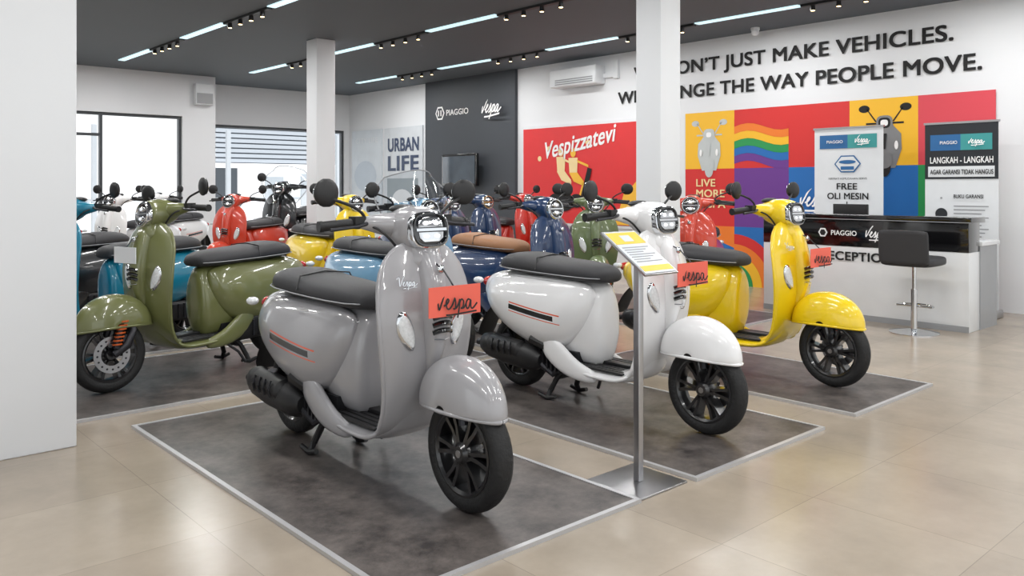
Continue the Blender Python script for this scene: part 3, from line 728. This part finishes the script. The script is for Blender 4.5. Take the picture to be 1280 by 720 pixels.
# reception desk
M_dw=mat('desk_white',(224,226,228),.25,coat=.5); M_dg=mat('desk_end_grey',(150,152,155),.25)
g=group('reception_desk',(7.5,3.4,0))
wbox('front_panel',7.28,7.52,2.49,4.36,0,.655,M_dw,g,bevel=.004)
wbox('black_band',7.275,7.52,2.49,4.36,.655,.90,M_gloss,g,bevel=.004)
wbox('counter_top',7.24,7.56,2.46,4.39,.90,.945,M_gloss,g,bevel=.006)
wbox('counter_edge',7.238,7.24,2.46,4.39,.90,.906,M_pipe,g)
wbox('desk_top',7.52,7.95,2.47,4.36,.70,.735,M_dw,g,bevel=.004)
wbox('end_panel',7.52,7.92,2.485,2.52,0,.70,M_dg,g); wbox('end_panel_2',7.52,7.92,4.32,4.35,0,.70,M_dg,g)
wbox('kick_strip',7.276,7.28,2.49,4.36,0,.05,M_dg,g)
text('sign','RECEPTION',wallM(7.274,3.76,.53),M_ink,g,w=.66,h=.08,bold=.025)
text('brand','PIAGGIO',wallM(7.27,3.66,.755),M_txt,g,w=.24,h=.045,bold=.015)
flat('brand_hex',[(E(0,0,.045,.045,6),0,1),(E(0,0,.03,.03,6),1,2)],wallM(7.27,3.74,.775),(M_txt,M_ink),g)
script('brand_script',SCR_W,wallM(7.268,3.36,.75),.24,g)
g=group('desk_monitor',(7.75,3.7,.735)); wbox('foot',7.68,7.82,3.6,3.8,.735,.745,M_black,g); wbox('neck',7.74,7.77,3.68,3.72,.745,.9,M_black,g); wbox('screen',7.72,7.75,3.53,3.87,.84,1.03,M_black,g,bevel=.005)
# stool
g=group('bar_stool',(6.97,2.80,0))
mb=MB()
mb.lathe([(.0001,0),(.19,0),(.19,.008),(.12,.02),(.03,.035),(.0001,.04)],(0,0,0),'z',40,0,close=False)
mb.tube([(0,0,.02),(0,0,.36)],.026,16); mb.tube([(0,0,.3),(0,0,.55)],.016,12)
mb.tube([(.02+.0,0,.22)]+[(.14*math.sin(a),.14*math.cos(a),.22) for a in [pi*k/10*1.0 for k in range(11)]]+[(0.02,0,.22)],.009,8)
obj('pedestal',bake('pedestal',mb,mats=(M_chrome,)),g)
mb=MB()
def sect(x,hw,z0,z1): return sec(x,hw,z0,z1,0,5,16)
mb.loft([sect(-.20,.19,.56,.62),sect(-.19,.205,.55,.63),sect(0,.21,.55,.635),sect(.17,.20,.55,.635),sect(.20,.18,.56,.625)])
mb.loft([[ (-.205+dx-.02*((z-.6)/.25), y, z) for dx,y in ([(-.018,q) for q in (-.2,-.15,-.05,.05,.15,.2)]+[(.018,q) for q in (.2,.15,.05,-.05,-.15,-.2)])] for z in (.575,.59,.7,.83,.85)])
obj('seat_and_back',bake('seat_and_back',mb,sub=1,mats=(M_seat,)),g)
# sign stand
g=group('sign_stand',(2.62,2.14,0))
wbox('base_plate',2.475,2.765,2.0,2.285,0,.008,M_steel,g,bevel=.002)
wbox('post',2.605,2.635,2.12,2.15,.008,.90,M_steel,g,bevel=.003)
M_sh=mat('sheet_white',(215,220,226),.3,coat=.6); M_sy=mat('sheet_yellow',(228,195,55),.4)
Tm=Matrix.Translation((2.62,2.13,.935))@Matrix.Rotation(math.radians(34),4,'X')
mb=MB(); mb.box(-.105,.105,-.14,.14,-.008,0,0); mb.box(-.098,.098,-.133,.133,0,.003,1); mb.box(-.093,.093,.05,.125,.003,.004,2); mb.box(-.093,.093,-.122,-.09,.003,.004,2)
mb.box(-.03,.03,.065,.105,.004,.005,1)
for k in range(7): mb.box(-.08,.08-.03*(k%3),.025-.015*k,.030-.015*k,.003,.004,3)
obj('sign_sheet',bake('sign_sheet',mb,smooth=False,mats=(M_steel,M_sh,M_sy,M_pipe)),g,Tm,True)

# ---------------------------------------------------------------- light & camera
w=bpy.data.worlds.new('World'); SC.world=w; w.use_nodes=True
bg=w.node_tree.nodes['Background']; bg.inputs[0].default_value=(.93,.97,1,1); bg.inputs[1].default_value=1.4
sl=bpy.data.lights.new('sun','SUN'); sl.energy=3.4; sl.angle=math.radians(6); so=bpy.data.objects.new('sun',sl); COL.objects.link(so)
so.rotation_euler=(math.radians(32),0,0)
so.location=(0,-10,20)
cam=bpy.data.cameras.new('camera'); co_=bpy.data.objects.new('camera',cam); COL.objects.link(co_)
cam.sensor_width=36; cam.lens=1030/1280*36; cam.shift_y=-127/1280; cam.clip_start=.05; cam.clip_end=200
co_.location=(0,0,1.2); co_.rotation_euler=(pi/2,0,math.radians(-42.1))
SC.camera=co_
